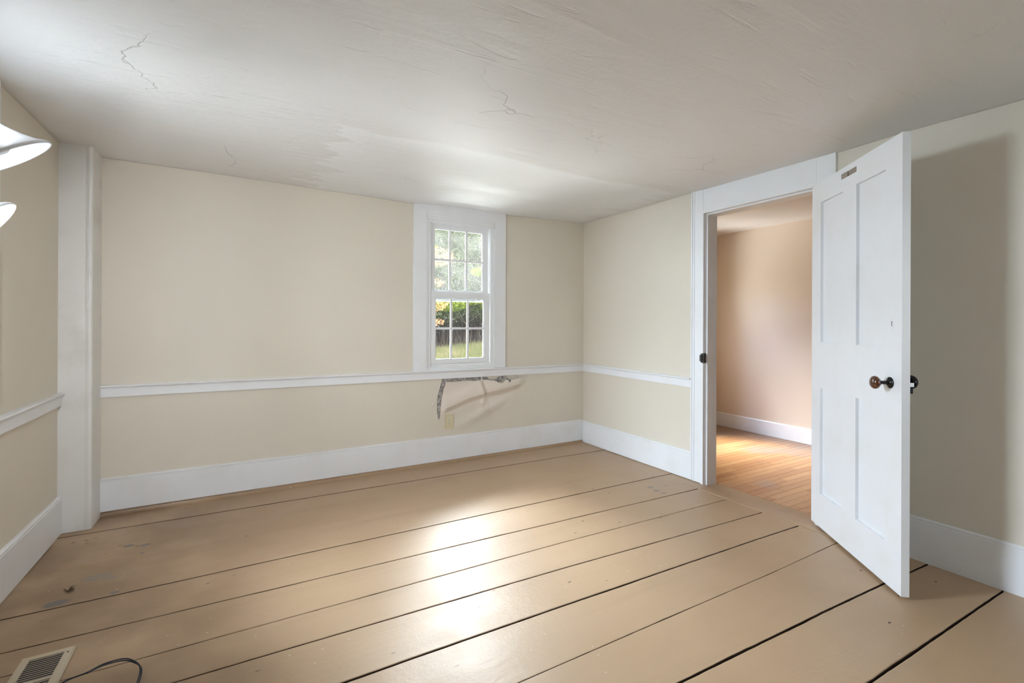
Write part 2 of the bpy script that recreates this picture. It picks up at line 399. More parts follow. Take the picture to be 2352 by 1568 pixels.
def plank(x0, x1, ytop, ybot, gt, gb, seed):
    bm = BM(); rr = random.Random(seed); dz = rr.uniform(-.0012, .0012)
    n = max(2, int((x1-x0)/.025)); ph = rr.random()*50; cols = []
    for i in range(n+1):
        x = x0+(x1-x0)*i/n
        c1 = max(0, noise.noise(Vector((x*3.1, ph, 0)))-.18)*.004 + .0012*noise.noise(Vector((x*22, ph, 2)))
        c2 = max(0, noise.noise(Vector((x*3.1, ph+9, 0)))-.18)*.004 + .0012*noise.noise(Vector((x*22, ph, 7)))
        a, b = ytop(x)-gt/2-c1*min(1, gt/.004), ybot(x)+gb/2+c2*min(1, gb/.004)
        r = .0022 if min(gt, gb) > .003 else .0014
        prof = [(a, -.022), (a, dz-r), (a-r*.4, dz-r*.35), (a-r*1.3, dz), ((a+b)/2, dz+.0006*math.sin(ph)), (b+r*1.3, dz), (b+r*.4, dz-r*.35), (b, dz-r), (b, -.022)]
        cols.append([bm.verts.new((x, yy, zz)) for yy, zz in prof])
    m_ = len(cols[0])
    for A, Bc in zip(cols, cols[1:]):
        for k in range(m_-1): bm.faces.new((A[k], A[k+1], Bc[k+1], Bc[k]))
        bm.faces.new((A[m_-1], A[0], Bc[0], Bc[m_-1]))
    bm.faces.new(cols[0]); bm.faces.new(cols[-1][::-1])
    o = obj('floorboard', bm, m_floor, floor); o.data.materials.append(m_dark)
    for p in o.data.polygons:      # the unpainted sides of the boards stay dark inside the gaps
        if p.center.z < -.004: p.material_index = 1
    return o
tops = [lambda x: YB+.05] + [(lambda k: (lambda x: seam_y(k, x)))(k) for k in range(len(SEAMS))]
for k in range(len(SEAMS)):
    gt = 0 if k == 0 else GAPS[k-1]
    ybm = seam_y(k, 2.75); ytm = tops[k](2.75)
    xr_ = 2.826
    if 1.33 < (ybm+ytm)/2 < 2.12: xr_ = 2.709
    # the board holding the floor vent is split by a seam to the left of the vent
    if k == 4:
        plank(-.85, -.60, tops[k], lambda x: 2.094, gt, .003, 90)
        plank(-.85, -.60, lambda x: 2.094, tops[k+1], .003, GAPS[k], 91)
        plank(-.60, xr_, tops[k], tops[k+1], gt, GAPS[k], k); continue
    plank(-.85, xr_, tops[k], tops[k+1], gt, GAPS[k], k)
# worn sloping threshold board in the doorway
bm = BM(); prof = [(2.7125, -.02), (2.7125, .0008), (2.717, .003), (2.80, .001), (2.845, -.006), (2.90, -.0105), (2.955, -.012), (2.965, -.016), (2.965, -.05)]
rings = []
for i in range(19):
    yy = 1.26+(2.262-1.26)*i/18; lim = 2.826 if (yy > 2.182 or yy < 1.433) else 9
    sag = -.004*math.sin(math.pi*(yy-1.26)/1.0)
    rings.append([bm.verts.new((min(x, lim), yy, z+(sag if 2.75 < x < 2.95 and z > -.02 else 0))) for x, z in prof])
for a, b in zip(rings, rings[1:]):
    for k in range(len(prof)-1): bm.faces.new((a[k], a[k+1], b[k+1], b[k]))
bmesh.ops.remove_doubles(bm, verts=bm.verts, dist=1e-6)
struct(obj('trim_threshold', bm, m_floor, smooth=False), 'worn brown painted threshold in the doorway')

# ---- baseboards: tall plain board with a small bead on top
def baseboard(name, p0, p1, side, h=.216, z0=.004, t=.017, label=None):
    s = Vector(side); bm = BM()
    prof = [(0, z0), (t, z0), (t, h-.016), (t-.003, h-.013), (t-.001, h-.010), (t-.001, h-.004), (t-.006, h), (0, h)]
    prism(bm, prof, p0, p1, side=s)
    return struct(obj(name, bm, m_trim_lr), label)
baseboard('baseboard_back', (-.713, YB, .003), (XR-.017, YB, -.003), (0, -1, 0), .217, .027, label='tall white baseboard under the window')
baseboard('baseboard_right', (XR, YB, 0), (XR, 2.283, 0), (-1, 0, 0), .205, label='tall white baseboard left of the doorway')
baseboard('baseboard_right', (XR, 1.334, -.003), (XR, YF, .006), (-1, 0, 0), .208, .0, label='tall white baseboard behind the open door')
baseboard('baseboard_left', (XL, 3.345, -.002), (XL, YF, .008), (1, 0, 0), .202, label='tall white baseboard of the left wall')
baseboard('baseboard_front', (XL, YF, 0), (XR, YF, 0), (0, 1, 0), .21)
# brown painted shoe moulding along the back wall, in two lengths
for a, b in ((-.713, .931), (.933, 2.808)):
    bm = BM(); prism(bm, [(0, -.002), (.019, -.002), (.0185, .010), (.015, .019), (.009, .0255), (0, .028)], (a, YB-.0005, 0), (b, YB-.0005, 0), side=Vector((0, -1, 0)))
    struct(obj('trim_shoe_moulding', bm, m_floor, smooth=False), 'brown painted shoe moulding under the back baseboard')
# chair rails: flat board, projecting cap with a shadow line
def chair_rail(name, p0, p1, side, label, ztop=.752, zb=.682):
    s = Vector(side); dz = p1[2]-p0[2]
    bm = BM(); prism(bm, [(0, zb), (.016, zb), (.017, zb+.003), (.017, ztop-.016), (0, ztop-.016)], p0, p1, side=s)
    prism(bm, [(0, ztop-.017), (.022, ztop-.017), (.026, ztop-.014), (.030, ztop-.009), (.031, ztop-.005), (.029, ztop-.001), (.026, ztop), (0, ztop)], p0, p1, side=s)
    return struct(obj(name, bm, m_trim), label)
chair_rail('trim_chair_rail', (-.713, YB, .009), (XR-.017, YB, -.006), (0, -1, 0), 'white chair rail under the window')
chair_rail('trim_chair_rail', (XR, YB, -.004), (XR, 2.283, -.012), (-1, 0, 0), 'white chair rail left of the doorway')
chair_rail('trim_chair_rail', (XL, 3.345, .0), (XL, 2.53, -.004), (1, 0, 0), 'white chair rail on the left wall')
# corner post with rounded bead
post = empty('trim_corner_post', (-.78, 3.44, 0)); struct(post, 'white painted corner post with a rounded edge')
bm = BM(); prof = [(-.852, 3.537), (-.852, 3.346), (-.742, 3.346), (-.742, 3.349), (-.733, 3.349)]
prof = prof[:4]
for k in range(7):
    a = -math.pi/2+math.pi/2*k/6; prof.append((-.727+.014*math.cos(a), 3.357+.014*math.sin(a)))
prof += [(-.713, 3.537)]
def extrude_xy(bm, prof, z0, z1f):
    lo = [bm.verts.new((x, y, z0)) for x, y in prof]; hi = [bm.verts.new((x, y, z1f(x, y))) for x, y in prof]; n = len(prof)
    for i in range(n): bm.faces.new((lo[i], lo[(i+1) % n], hi[(i+1) % n], hi[i]))
    bm.faces.new(lo[::-1]); bm.faces.new(hi)
extrude_xy(bm, prof, .002, lambda x, y: 2.10)
for v_ in bm.verts: v_.co -= Vector((-.78, 3.44, 0))
obj('post_casing', bm, m_post, post)

# ------------------------------------------------------------------ windows (local x = along wall, y = outwards, z up; origin at wall face, sill centre)
def window(name, loc, rz, label, full=True, casing_top=None):
    W_ = empty(name, loc, rz); struct(W_, label)
    hw = .304
    # flat casing boards
    for s in (-1, 1):
        a, b = sorted((s*hw, s*(hw+.105 if s < 0 else hw+.105)))
        obj('casing', B(a, b, -.017, 0, .752, 2.10), m_trim, W_, bevel=.0015)
    bm = BM(); box(bm, -hw, hw, -.017, 0, 1.995, 2.10); obj('head_casing', bm, m_trim, W_)
    # stepped stop moulding round the opening
    bm = BM()
    for s in (-1, 1):
        for (d0, d1, y0) in ((0, .012, -.012), (.012, .036, -.004)):
            a, b = sorted((s*(hw-d0), s*(hw-d1))); box(bm, a, b, y0, .14, .765, 1.933)
    for (d0, d1, y0) in ((0, .018, -.012), (.018, .04, -.006), (.04, .062, .0)):
        box(bm, -hw, hw, y0, .14, 1.995-d1, 1.995-d0)
    obj('frame', bm, m_vinyl, W_)
    # sloping sill
    bm = BM(); prism(bm, [(-.012, .765), (-.012, .778), (0, .784), (.004, .800), (.02, .806), (.14, .800), (.14, .765)], (-hw+.03, 0, 0), (hw-.03, 0, 0), side=Vector((0, 1, 0)))
    box(bm, -hw, hw, -.014, 0, .742, .7655)
    obj('sill', bm, m_vinyl, W_)
    def sash(z0, z1, g0, g1, y0, y1, glass, hz, lab, bot=None):
        S = empty('sash', (0, 0, 0), 0, W_); S['label'] = lab
        bm = BM(); gl, gr = -.222, .215
        for a, b, c, d in ((-.266, gl, z0, z1), (gr, .263, z0, z1), (gl, gr, z0, g0), (gl, gr, g1, z1)):
            box(bm, a, b, y0, y1, c, d)
        # glazing bead
        for a, b, c, d in ((gl-.001, gl+.006, g0, g1), (gr-.006, gr+.001, g0, g1), (gl, gr, g0-.001, g0+.006), (gl, gr, g1-.006, g1+.001)):
            box(bm, a, b, y0+.006, y1-.004, c, d)
        obj('sash_frame', bm, m_vinyl, S)
        xs = [gl, -.082-(.002 if hz == 1.645 else 0), .066-(.002 if hz == 1.645 else 0), gr]; zs = [g0, hz, g1]; ym = (y0+y1)/2
        for x in xs[1:3]:
            obj('muntin', B(x-.0085, x+.0085, ym-.005, ym+.005, g0, g1), m_vinyl, S, bevel=.003)
        obj('muntin', B(gl, gr, ym-.0049, ym+.0049, hz-.0085, hz+.0085), m_vinyl, S, bevel=.003)
        for i in range(3):
            for j in range(2):
                obj('pane', B(xs[i]+(0 if i == 0 else .0005), xs[i+1]-.0005, ym-.0015, ym+.0015, zs[j]+.0005, zs[j+1]-.0005), glass, S)
        return S
    sash(.803, 1.383, .836, 1.337, .005, .030, m_glass, 1.087, 'lower sash with clear panes')
    up = sash(1.308, 1.938, 1.395, 1.897, .033, .058, m_glass_dusty, 1.645, 'upper sash with dusty panes')
    if full:
        # curled white sticker residue on the middle pane and sash latches
        bm = BM(); pts = []
        for k in range(15):
            a = math.radians(200-k*17); pts.append((-.022+.018*math.cos(a), .0435, 1.468+.022*math.sin(a)))
        tube(bm, pts, .0016, 6)
        pts = [(-.006, .0435, 1.452), (-.001, .0435, 1.470), (.002, .0435, 1.493)]; tube(bm, pts, .0014, 6)
        pts = [(-.036, .0435, 1.445), (-.039, .0435, 1.462), (-.030, .0435, 1.478)]; tube(bm, pts, .0016, 6)
        o = obj('sticker_residue', bm, m_mark, up)
        for x in (-.205, .165):
            bm = BM(); box(bm, x-.018, x+.018, .020, .032, 1.320, 1.336); obj('tilt_latch', bm, m_vinyl, up, bevel=.003)
        bm = BM(); box(bm, -.19, .148, .028, .033, 1.326, 1.330); box(bm, -.19, .148, .028, .033, 1.314, 1.316); obj('rail_groove_shade', bm, mat_plain('vinyl_shadow_groove', (.55, .56, .57), .5), up)  # raised grey strips, shadow lines of the rail put into the colour
    return W_
window('window_1', (1.554, YB, 0), 0, 'small white double hung window in the back wall')
window('fill_window', (1.9, YF, 0), math.pi, 'added fill-light window behind the camera', False)  # unseen window, added to go with the front fill light
window('window_2', (XL, 2.204, 0), math.pi/2, 'double hung window in the left wall', False)

# ------------------------------------------------------------------ doorway casing and door
D1 = empty('door_1', (2.81, 1.8, 0)); struct(D1, 'white cased doorway with its half-open panelled door')
def dp(name, bm, mat=m_trim, **k):
    for v_ in bm.verts: v_.co -= Vector((2.81, 1.8, 0))
    return obj(name, bm, mat, D1, **k)
FX = 2.81
dp('side_casing', B(FX, XR, 2.183, 2.251, .004, 2.10), bevel=.0015)
bm = BM(); box(bm, FX-.004, XR, 2.251, 2.262, .004, 2.10); box(bm, FX+.003, XR, 2.262, 2.272, .004, 2.10); box(bm, FX-.002, XR, 2.272, 2.283, .004, 2.10)
dp('back_band', bm, bevel=.001)
dp('head_casing', B(FX+.0015, XR, 1.4325, 2.1825, 1.915, 2.10), bevel=.001)
dp('side_casing', B(FX+.002, XR, 1.334, 1.432, .004, 2.10), bevel=.001)
bm = BM()
box(bm, FX+.001, 2.948, 2.179, 2.20, -.03, 1.93); dp('jamb', bm, bevel=.001)
bm = BM(); box(bm, FX+.004, 2.948, 1.415, 1.436, -.03, 1.93); dp('jamb', bm)
dp('head_jamb', B(FX+.0005, 2.948, 1.432, 2.183, 1.911, 1.932))
bm = BM(); box(bm, 2.845, 2.945, 2.169, 2.181, -.03, 1.903); box(bm, 2.86, 2.945, 1.434, 1.446, -.03, 1.903); box(bm, 2.845, 2.945, 1.434, 2.181, 1.901, 1.913)
dp('door_stop', bm, bevel=.001)
bm = BM(); box(bm, FX-.004, FX+.001, 2.166, 2.196, .858, .922); box(bm, FX-.012, FX-.003, 2.181, 2.198, .868, .912); box(bm, FX-.003, FX+.03, 2.178, 2.1825, .855, .925)
dp('latch_keeper', bm, m_rust, bevel=.002)

# door leaf. local: u along leaf from the hinge, v = towards the wall side, z up
HX, HY = 2.819, 1.457; EX, EY = 2.345, .862
du = Vector((EX-HX, EY-HY, 0)).normalized(); LEN = .7612
leaf = empty('door_leaf', (HX-2.81, HY-1.8, 0), math.atan2(du.y, du.x), D1); leaf['label'] = 'white door leaf with four recessed panels'
TH = .031; Z0, Z1 = .014, 1.918
# local +x = du, local +y = rotate(du, 90) ; the wall side normal is (0.782,-0.623) = local +y
bm = BM()
def fr(u0, u1, z0, z1, top=None):
    vs = box(bm, u0, u1, 0, TH, z0, z1)
    return vs
U = [0, .095, .316, .434, .653, LEN]
for vs in (fr(U[0], U[1], Z0, Z1), fr(U[4], U[5], Z0, Z1)): pass
fr(U[1], U[4], Z0, .197); fr(U[1], U[4], .780, 1.034)
fr(U[2], U[3], .197, .780); fr(U[2], U[3], 1.034, 1.804)
# top rail around the mortise slot
fr(U[1], .301, 1.804, Z1); fr(.435, U[4], 1.804, Z1); fr(.301, .435, 1.804, 1.865); fr(.301, .435, 1.892, Z1)
bmesh.ops.remove_doubles(bm, verts=bm.verts, dist=1e-5)
for v_ in bm.verts:      # the top edge rises a little towards the free side
    if v_.co.z > 1.91: v_.co.z += .006*v_.co.x/LEN
obj('stiles_and_rails', bm, m_door, leaf)
for (a, b) in ((U[1], U[2]), (U[3], U[4])):
    for (c, d) in ((.197, .780), (1.034, 1.804)):
        bm = BM(); box(bm, a-.002, b+.002, .0145, .024, c-.002, d+.002); obj('panel', bm, m_door, leaf)
bm = BM(); box(bm, .299, .437, .012, .026, 1.863, 1.894); box(bm, .3015, .345, .006, .013, 1.8655, 1.8915); o = obj('mortise_slot', bm, m_bare, leaf); o['label'] = 'bare wood slot cut in the top rail'
bm = BM(); box(bm, .694, .706, -.0015, .001, 1.108, 1.160); o = obj('keyhole_plate', bm, m_door, leaf, bevel=.0008)
bm = BM(); box(bm, .6988, .7012, -.0022, -.001, 1.124, 1.140); lathe(bm, [(0, 0), (.0028, 0), (.0028, .001), (0, .001)], 12, Matrix.Translation((.70, -.0012, 1.142)) @ Matrix.Rotation(math.pi/2, 4, 'X')); obj('keyhole', bm, m_slot, leaf)
# knob set
def M_(u, z, flip=False):
    # lathe axis pointing out of the door face (local -y), or to the wall side (+y)
    return Matrix.Translation((u, TH if flip else 0, z)) @ Matrix.Rotation(math.pi/2 if not flip else -math.pi/2, 4, 'X')
KU, KZ = .688, .884
KS = empty('door_knob', (0, 0, 0), 0, leaf)
bm = BM(); lathe(bm, [(0, 0), (.0245, 0), (.0245, .002), (.021, .005), (.012, .008), (.0095, .012), (0, .012)], 32, M_(KU, KZ)); obj('rosette', bm, m_iron, KS, smooth=True) if False else None
bm.free() if False else None
obj('knob_rosette', bm, m_iron, leaf, smooth=True)
bm = BM(); lathe(bm, [(0, .004), (.0085, .004), (.0085, .018), (.0075, .03), (.009, .040), (.012, .043), (0, .043)], 24, M_(KU, KZ)); obj('knob_shank', bm, m_iron, leaf, smooth=True)
bm = BM(); lathe(bm, [(0, .040), (.010, .041), (.020, .045), (.0265, .052), (.0285, .059), (.026, .066), (.019, .0715), (.009, .074), (0, .0745)], 40, M_(KU, KZ)); obj('knob', bm, m_knob, leaf, smooth=True)
bpy.data.objects.remove(KS)
# far side: black rim latch with its own knob
bm = BM(); lathe(bm, [(0, 0), (.032, 0), (.032, .006), (.028, .012), (.011, .014), (.009, .03), (0, .03)], 32, M_(KU+.018, KZ+.006, True)); obj('latch_plate', bm, m_iron, leaf, smooth=True)
bm = BM(); lathe(bm, [(0, .026), (.014, .026), (.026, .032), (.029, .040), (.024, .050), (.012, .056), (0, .057)], 32, M_(KU+.018, KZ+.006, True)); obj('knob', bm, m_iron, leaf, smooth=True)
bm = BM(); box(bm, KU+.01, KU+.055, TH, TH+.022, .846, .872); obj('latch_case', bm, m_iron, leaf, bevel=.003)
bm = BM(); box(bm, KU+.045, KU+.071, TH+.001, TH+.016, .876, .892); obj('latch_bolt', bm, m_steel, leaf, bevel=.002)
for z in (.35, 1.62):
    bm = BM(); lathe(bm, [(0, -.045), (.006, -.045), (.006, .045), (0, .045)], 12, Matrix.Translation((-.004, TH*.6, z))); obj('hinge', bm, m_trim, leaf)

# ------------------------------------------------------------------ torn wallpaper under the window
# bare plaster strip, a thin irregular slab on the wall
TOP = [(1.372, .690), (1.50, .690), (1.70, .690), (1.79, .690)]
def outline_slab(pts, y0, y1, jitter, seed, step=.012):
    rr = random.Random(seed); P = []
    for (a, b), (c, d) in zip(pts, pts[1:]+pts[:1]):
        n = max(1, int(math.hypot(c-a, d-b)/step))
        for i in range(n): t = i/n; P.append((a+(c-a)*t+rr.uniform(-1, 1)*jitter, b+(d-b)*t+rr.uniform(-1, 1)*jitter))
    bm = BM(); f = [bm.verts.new((x, y0, z)) for x, z in P]; g = [bm.verts.new((x, y1, z)) for x, z in P]; n = len(P)
    for i in range(n): bm.faces.new((f[i], f[(i+1) % n], g[(i+1) % n], g[i]))
    fc = bm.faces.new(f); bmesh.ops.triangulate(bm, faces=[fc]); return bm
pl = [(1.388, .688), (1.60, .6885), (1.775, .6885), (1.80, .674), (1.818, .650), (1.90, .660), (1.915, .682), (1.975, .683), (1.985, .655), (2.0, .652),
      (2.02, .640), (2.025, .623), (1.99, .618), (1.985, .648), (1.955, .645), (1.94, .628), (1.90, .624), (1.875, .640), (1.82, .646), (1.74, .654), (1.66, .648), (1.58, .652), (1.50, .650),
      (1.425, .655), (1.402, .60), (1.383, .52), (1.376, .45), (1.372, .385), (1.362, .355), (1.352, .39), (1.346, .45), (1.348, .51), (1.360, .565), (1.378, .62)]
o = obj('bare_plaster', outline_slab(pl, YB-.0018, YB+.001, .0035, 5), m_plaster, wb); o['label'] = 'jagged strip of bare grey plaster under the chair rail'
# arch shaped pencil thin tear line above the last chip
bm = BM(); tube(bm, smoothpts([(1.985, YB-.001, .655), (2.005, YB-.001, .680), (2.035, YB-.001, .690), (2.075, YB-.001, .683), (2.105, YB-.001, .650)], 6), [.0012]*25, 6); obj('tear_edge', bm, m_plaster, wb)
# the loosened sheet: bulging paper that stands off the wall and folds along two creases
def seg_d(px, pz, a, b):
    ax, az = a; bx, bz = b; t = max(0, min(1, ((px-ax)*(bx-ax)+(pz-az)*(bz-az))/((bx-ax)**2+(bz-az)**2)))
    return px-(ax+(bx-ax)*t), pz-(az+(bz-az)*t), t
C1 = [(1.40, .395), (1.50, .425), (1.62, .468), (1.772, .500), (1.95, .523), (2.12, .560), (2.20, .60)]
def crease_z(C_, x):
    return interp(C_, x)
def sheet_h(x, z):
    # upper bulge: rises away from the top tear to a rounded lip, then drops to the crease
    zc = crease_z(C1, x); h = 0
    fx = max(0, min(1, (x-1.375)/.05))*max(0, min(1, (2.20-x)/.12)); fx = fx*fx*(3-2*fx)
    if z > zc: h = .028*fx*math.exp(-((z-zc-.055)/.075)**2)*min(1, ((z-zc)/.045)) + .006*fx*max(0, 1-abs(z-.65)/.12)
    # lower, softer fold
    if 1.45 < x < 2.05:
        z2 = .262+(x-1.553)*(.40-.262)/(1.88-1.553); g = math.sin(math.pi*(x-1.45)/.6)
        h += .013*g*math.exp(-((z-z2-.035)/.04)**2)
    # vertical pinch in the middle
    dx, dz, t = seg_d(x, z, (1.745, .655), (1.785, .49))
    h += .013*fx*math.exp(-((dx+.028)/.022)**2)*math.exp(-max(0, .46-z)/.02)*(1 if z > .40 else math.exp(-((z-.40)/.03)**2)) 
    h -= .014*fx*math.exp(-(dx/.010)**2)*math.exp(-(dz/.03)**2)
    # crumpled knot below the crossing
    r2 = ((x-1.80)/.045)**2+((z-.42)/.05)**2
    h += .010*math.exp(-r2)*(.6+.8*noise.noise(Vector((x*60, z*60, 1))))
    h += .0016*noise.noise(Vector((x*9, z*9, 4)))*fx
    return h
def sheet_edge(x, z):
    e = min((x-1.22)/.06, (2.30-x)/.08, (z-.192)/.03, 1)
    return max(0, e)
bm = BM(); nx, nz = 216, 92; G = []
lim_left = [(.35, 1.374), (.385, 1.3735), (.45, 1.376), (.52, 1.384), (.60, 1.402), (.66, 1.43)]
topz = [(1.40, .652), (1.43, .655), (1.50, .650), (1.54, .655), (1.58, .651), (1.62, .655), (1.66, .648), (1.74, .655), (1.80, .652), (1.82, .646), (1.855, .645), (1.875, .636), (1.89, .622), (1.915, .618), (1.94, .622), (1.955, .638), (1.98, .645), (1.992, .625), (2.0, .618), (2.02, .640), (2.10, .650), (2.16, .654), (2.24, .66)]
rr = random.Random(3)
for j in range(nz+1):
    row = []
    for i in range(nx+1):
        x = 1.374+(2.24-1.374)*i/nx; zt = interp(topz, x)+.002*noise.noise(Vector((x*80, 0, 0)))
        lo = .192
        z = lo+(zt-lo)*j/nz
        xl = interp(lim_left, z)+.0015*noise.noise(Vector((z*70, 5, 0)))
        x2 = xl+(2.24-xl)*i/nx if z > .35 else x
        zt2 = interp(topz, x2); z2 = lo+(zt2+.002*noise.noise(Vector((x2*80, 0, 0)))-lo)*j/nz
        k = min(1, max(0, (2.24-x2)/.06), max(0, (z2-lo)/.03))
        hh = sheet_h(x2, z2)*k
        row.append(bm.verts.new((x2, YB+.0012-hh-.0036*k, z2)))
    G.append(row)
for j in range(nz):
    for i in range(nx): bm.faces.new((G[j][i], G[j][i+1], G[j+1][i+1], G[j+1][i]))
o = obj('loose_wallpaper', bm, m_flap, wb, smooth=True); o['label'] = 'torn bulging wallpaper sheet hanging off the wall'
if o.data.polygons[0].normal.y > 0: o.data.flip_normals()
# white scrap hanging from the rail, another shred at the left
bm = BM(); box(bm, 1.731, 1.737, YB-.022, YB-.0205, .640, .690); obj('paper_shred', bm, m_mark, wb)
bm = BM(); box(bm, 1.306, 1.311, YB-.006, YB-.0045, .478, .500)
bmesh.ops.rotate(bm, verts=bm.verts, cent=(1.308, YB-.005, .489), matrix=Matrix.Rotation(math.radians(35), 3, 'Y')); obj('paper_shred', bm, m_mark, wb)

# outlet
OX, OZ = 1.447, .334
ot = empty('wall_outlet', (OX, YB, OZ)); tag(ot, 'ivory duplex wall outlet below the torn wallpaper', 'outlet')
obj('cover_plate', B(-.035, .035, -.0125, -.0005, -.057, .057), m_ivory, ot, bevel=.003)
for s in (-1, 1):
    bm = BM(); lathe(bm, [(0, -.0015), (.0168, -.0015), (.0172, .0005), (0, .0005)], 28, Matrix.Translation((0, -.0125, s*.0195)) @ Matrix.Rotation(math.pi/2, 4, 'X') @ Matrix.Scale(-1, 4, (0, 0, 1)))
    rc = obj('receptacle', bm, mat_plain('light_ivory_plastic', (.80, .73, .54), .3), ot)
    bm = BM(); box(bm, -.0075, -.0050, -.0152, -.0135, s*.0195-.001, s*.0195+.008); box(bm, .0050, .0075, -.0152, -.0135, s*.0195-.001, s*.0195+.007); box(bm, -.002, .002, -.0152, -.0135, s*.0195-.011, s*.0195-.0065)
    obj('slots', bm, m_slot, rc)
bm = BM(); lathe(bm, [(0, 0), (.0028, 0), (.0022, .0012), (0, .0015)], 12, Matrix.Translation((0, -.0125, 0)) @ Matrix.Rotation(math.pi/2, 4, 'X')); obj('screw', bm, m_rust, ot)

# ------------------------------------------------------------------ floor vent
vt = empty('floor_vent', (-.567, 2.01, .001)); tag(vt, 'tan metal floor vent with thin louvers beside the black cord', 'vent')
W2, L2 = .0695, .150; OW = .0435
bm = BM(); zt = .008
# raised flange with bevelled outer edge
outer0 = [(-W2, -L2), (W2, -L2), (W2, L2), (-W2+.012, L2), (-W2, L2-.008)]
outer1 = [(-W2+.004, -L2+.004), (W2-.004, -L2+.004), (W2-.004, L2-.004), (-W2+.014, L2-.004), (-W2+.004, L2-.011)]
def ringf(A, Bz, za, zb):
    a = [bm.verts.new((*p, za)) for p in A]; b = [bm.verts.new((*p, zb)) for p in Bz]; n = len(A)
    for i in range(n): bm.faces.new((a[i], a[(i+1) % n], b[(i+1) % n], b[i]))
ringf(outer0, outer1, 0, .0065)
top5 = outer1
def quad(*pts): bm.faces.new([bm.verts.new(p) for p in pts])
zt = .0065
bars = [(L2-.004, .126), (.001, -.010), (-.126, -L2+.004)]
for a, b in bars: box(bm, -W2+.004, W2-.004, b, a, .003, zt)
box(bm, -W2+.004, -OW, -L2+.004, L2-.012, .003, zt-.0001); box(bm, OW, W2-.004, -L2+.004, L2-.004, .003, zt-.0001)
obj('vent_frame', bm, m_vent, vt)
obj('duct_shade_sheet', B(-OW, OW, -.126, .126, .0002, .001), m_dark, vt)  # dark sheet painting the shade of the duct below the louvers
for (ya, yb) in ((.001, .126), (-.126, -.010)):
    n = 11
    for i in range(n):
        yy = ya+(yb-ya)*(i+.5)/n
        bm = BM(); prism(bm, [(-.0034, .0050), (-.0034, .0057), (.0032, .0046), (.0032, .0039)], (-OW, yy, 0), (OW, yy, 0), side=Vector((0, 1, 0)))
        obj('louver', bm, m_louver, vt)
bm = BM(); lathe(bm, [(.003, 0), (.0022, .001), (0, .0012)], 10, Matrix.Translation((OW+.010, .118, zt))); obj('screw', bm, m_rust, vt)

# black cord: two strands, looping up off the floor
path = [(-.62, 1.74, .03), (-.56, 1.80, .012), (-.52, 1.865, .014), (-.476, 1.912, .030), (-.418, 1.925, .034), (-.381, 1.940, .036), (-.333, 1.937, .036), (-.302, 1.912, .034), (-.281, 1.880, .030), (-.277, 1.845, .020), (-.285, 1.80, .008), (-.31, 1.73, .005), (-.36, 1.60, .005), (-.42, 1.40, .005), (-.50, 1.10, .005)]
pp = smoothpts(path, 10); off = []
for i, p in enumerate(pp):
    t = (pp[min(i+1, len(pp)-1)]-pp[max(i-1, 0)]); nrm = Vector((-t.y, t.x, 0)).normalized(); off.append(nrm)
tw = [math.cos(i*.06+.5) for i in range(len(pp))]; tz = [math.sin(i*.06+.5) for i in range(len(pp))]
cord = empty('lamp_cord', (-.3, 1.86, 0)); tag(cord, 'black two-strand cord looping over the floor beside the vent', 'cord')
for s in (-1, 1):
    bm = BM(); tube(bm, [p+n_*s*.0024*a+Vector((0, 0, s*.0024*b)) - Vector((-.3, 1.86, 0)) for p, n_, a, b in zip(pp, off, tw, tz)], .0021, 10); obj('strand', bm, m_cord, cord, smooth=True)

# dry crumpled bit on the floor
rr = random.Random(12); bm = BM()
for k in range(16):
    a = rr.uniform(0, 6.28); L_ = rr.uniform(.008, .024); p = Vector((rr.uniform(-.008, .008), rr.uniform(-.008, .008), rr.uniform(.002, .008)))
    d = Vector((math.cos(a), math.sin(a), rr.uniform(-.15, .7)))*L_; q = p+d; q.z = max(.0012, q.z); tube(bm, [p, p+d*.5+Vector((0, 0, .003)), q], [.0014, .0018, .0005], 5)
db = obj('dry_leaf_scrap', bm, m_twig); db.location = (-.627, 2.612, .0008); tag(db, 'small dry brown leaf scrap on the dark floor near the left baseboard', 'debris')

# ------------------------------------------------------------------ lamp at the left edge: pole lamp with flared white glass shades
LX, LY = -.66, 1.70
lamp = empty('floor_lamp', (LX, LY, 0)); tag(lamp, 'pole lamp with flared white glass shades at the left edge', 'lamp')
bm = BM(); lathe(bm, [(0, .001), (.125, .001), (.125, .012), (.11, .02), (.03, .028), (.016, .045), (0, .045)], 40); obj('lamp_base', bm, m_lampmetal, lamp, smooth=False)
bm = BM(); lathe(bm, [(0, .03), (.012, .03), (.012, 1.82), (0, 1.83)], 20); obj('pole', bm, m_lampmetal, lamp, smooth=False)
n = NT('white_opal_glass'); gv = n.coords(); nz_ = n.noise(gv, 8, 2)
m_opal = n.set(Base_Color=n.mix(nz_, (.90, .91, .93), (.93, .94, .96)), Roughness=.25, Transmission_Weight=.0, Subsurface_Weight=.0, Emission_Color=(.9, .95, 1.0), Emission_Strength=.0)
tl = n.t.nodes.new('ShaderNodeBsdfTranslucent'); tl.inputs[0].default_value = (.9, .94, 1, 1)
mx = n.t.nodes.new('ShaderNodeMixShader'); mx.inputs[0].default_value = .10
n.l(n.b.outputs[0], mx.inputs[1]); n.l(tl.outputs[0], mx.inputs[2]); n.l(mx.outputs[0], n.out.inputs[0])
m_bulb = mat_plain('frosted_bulb_glass', (.70, .74, .76), .2)
SH = [(r*.66, z) for r, z in [(.154, 0), (.152, .0045), (.145, .0095), (.125, .019), (.097, .040), (.069, .068), (.047, .100), (.038, .125), (.036, .145), (.036, .16)]]
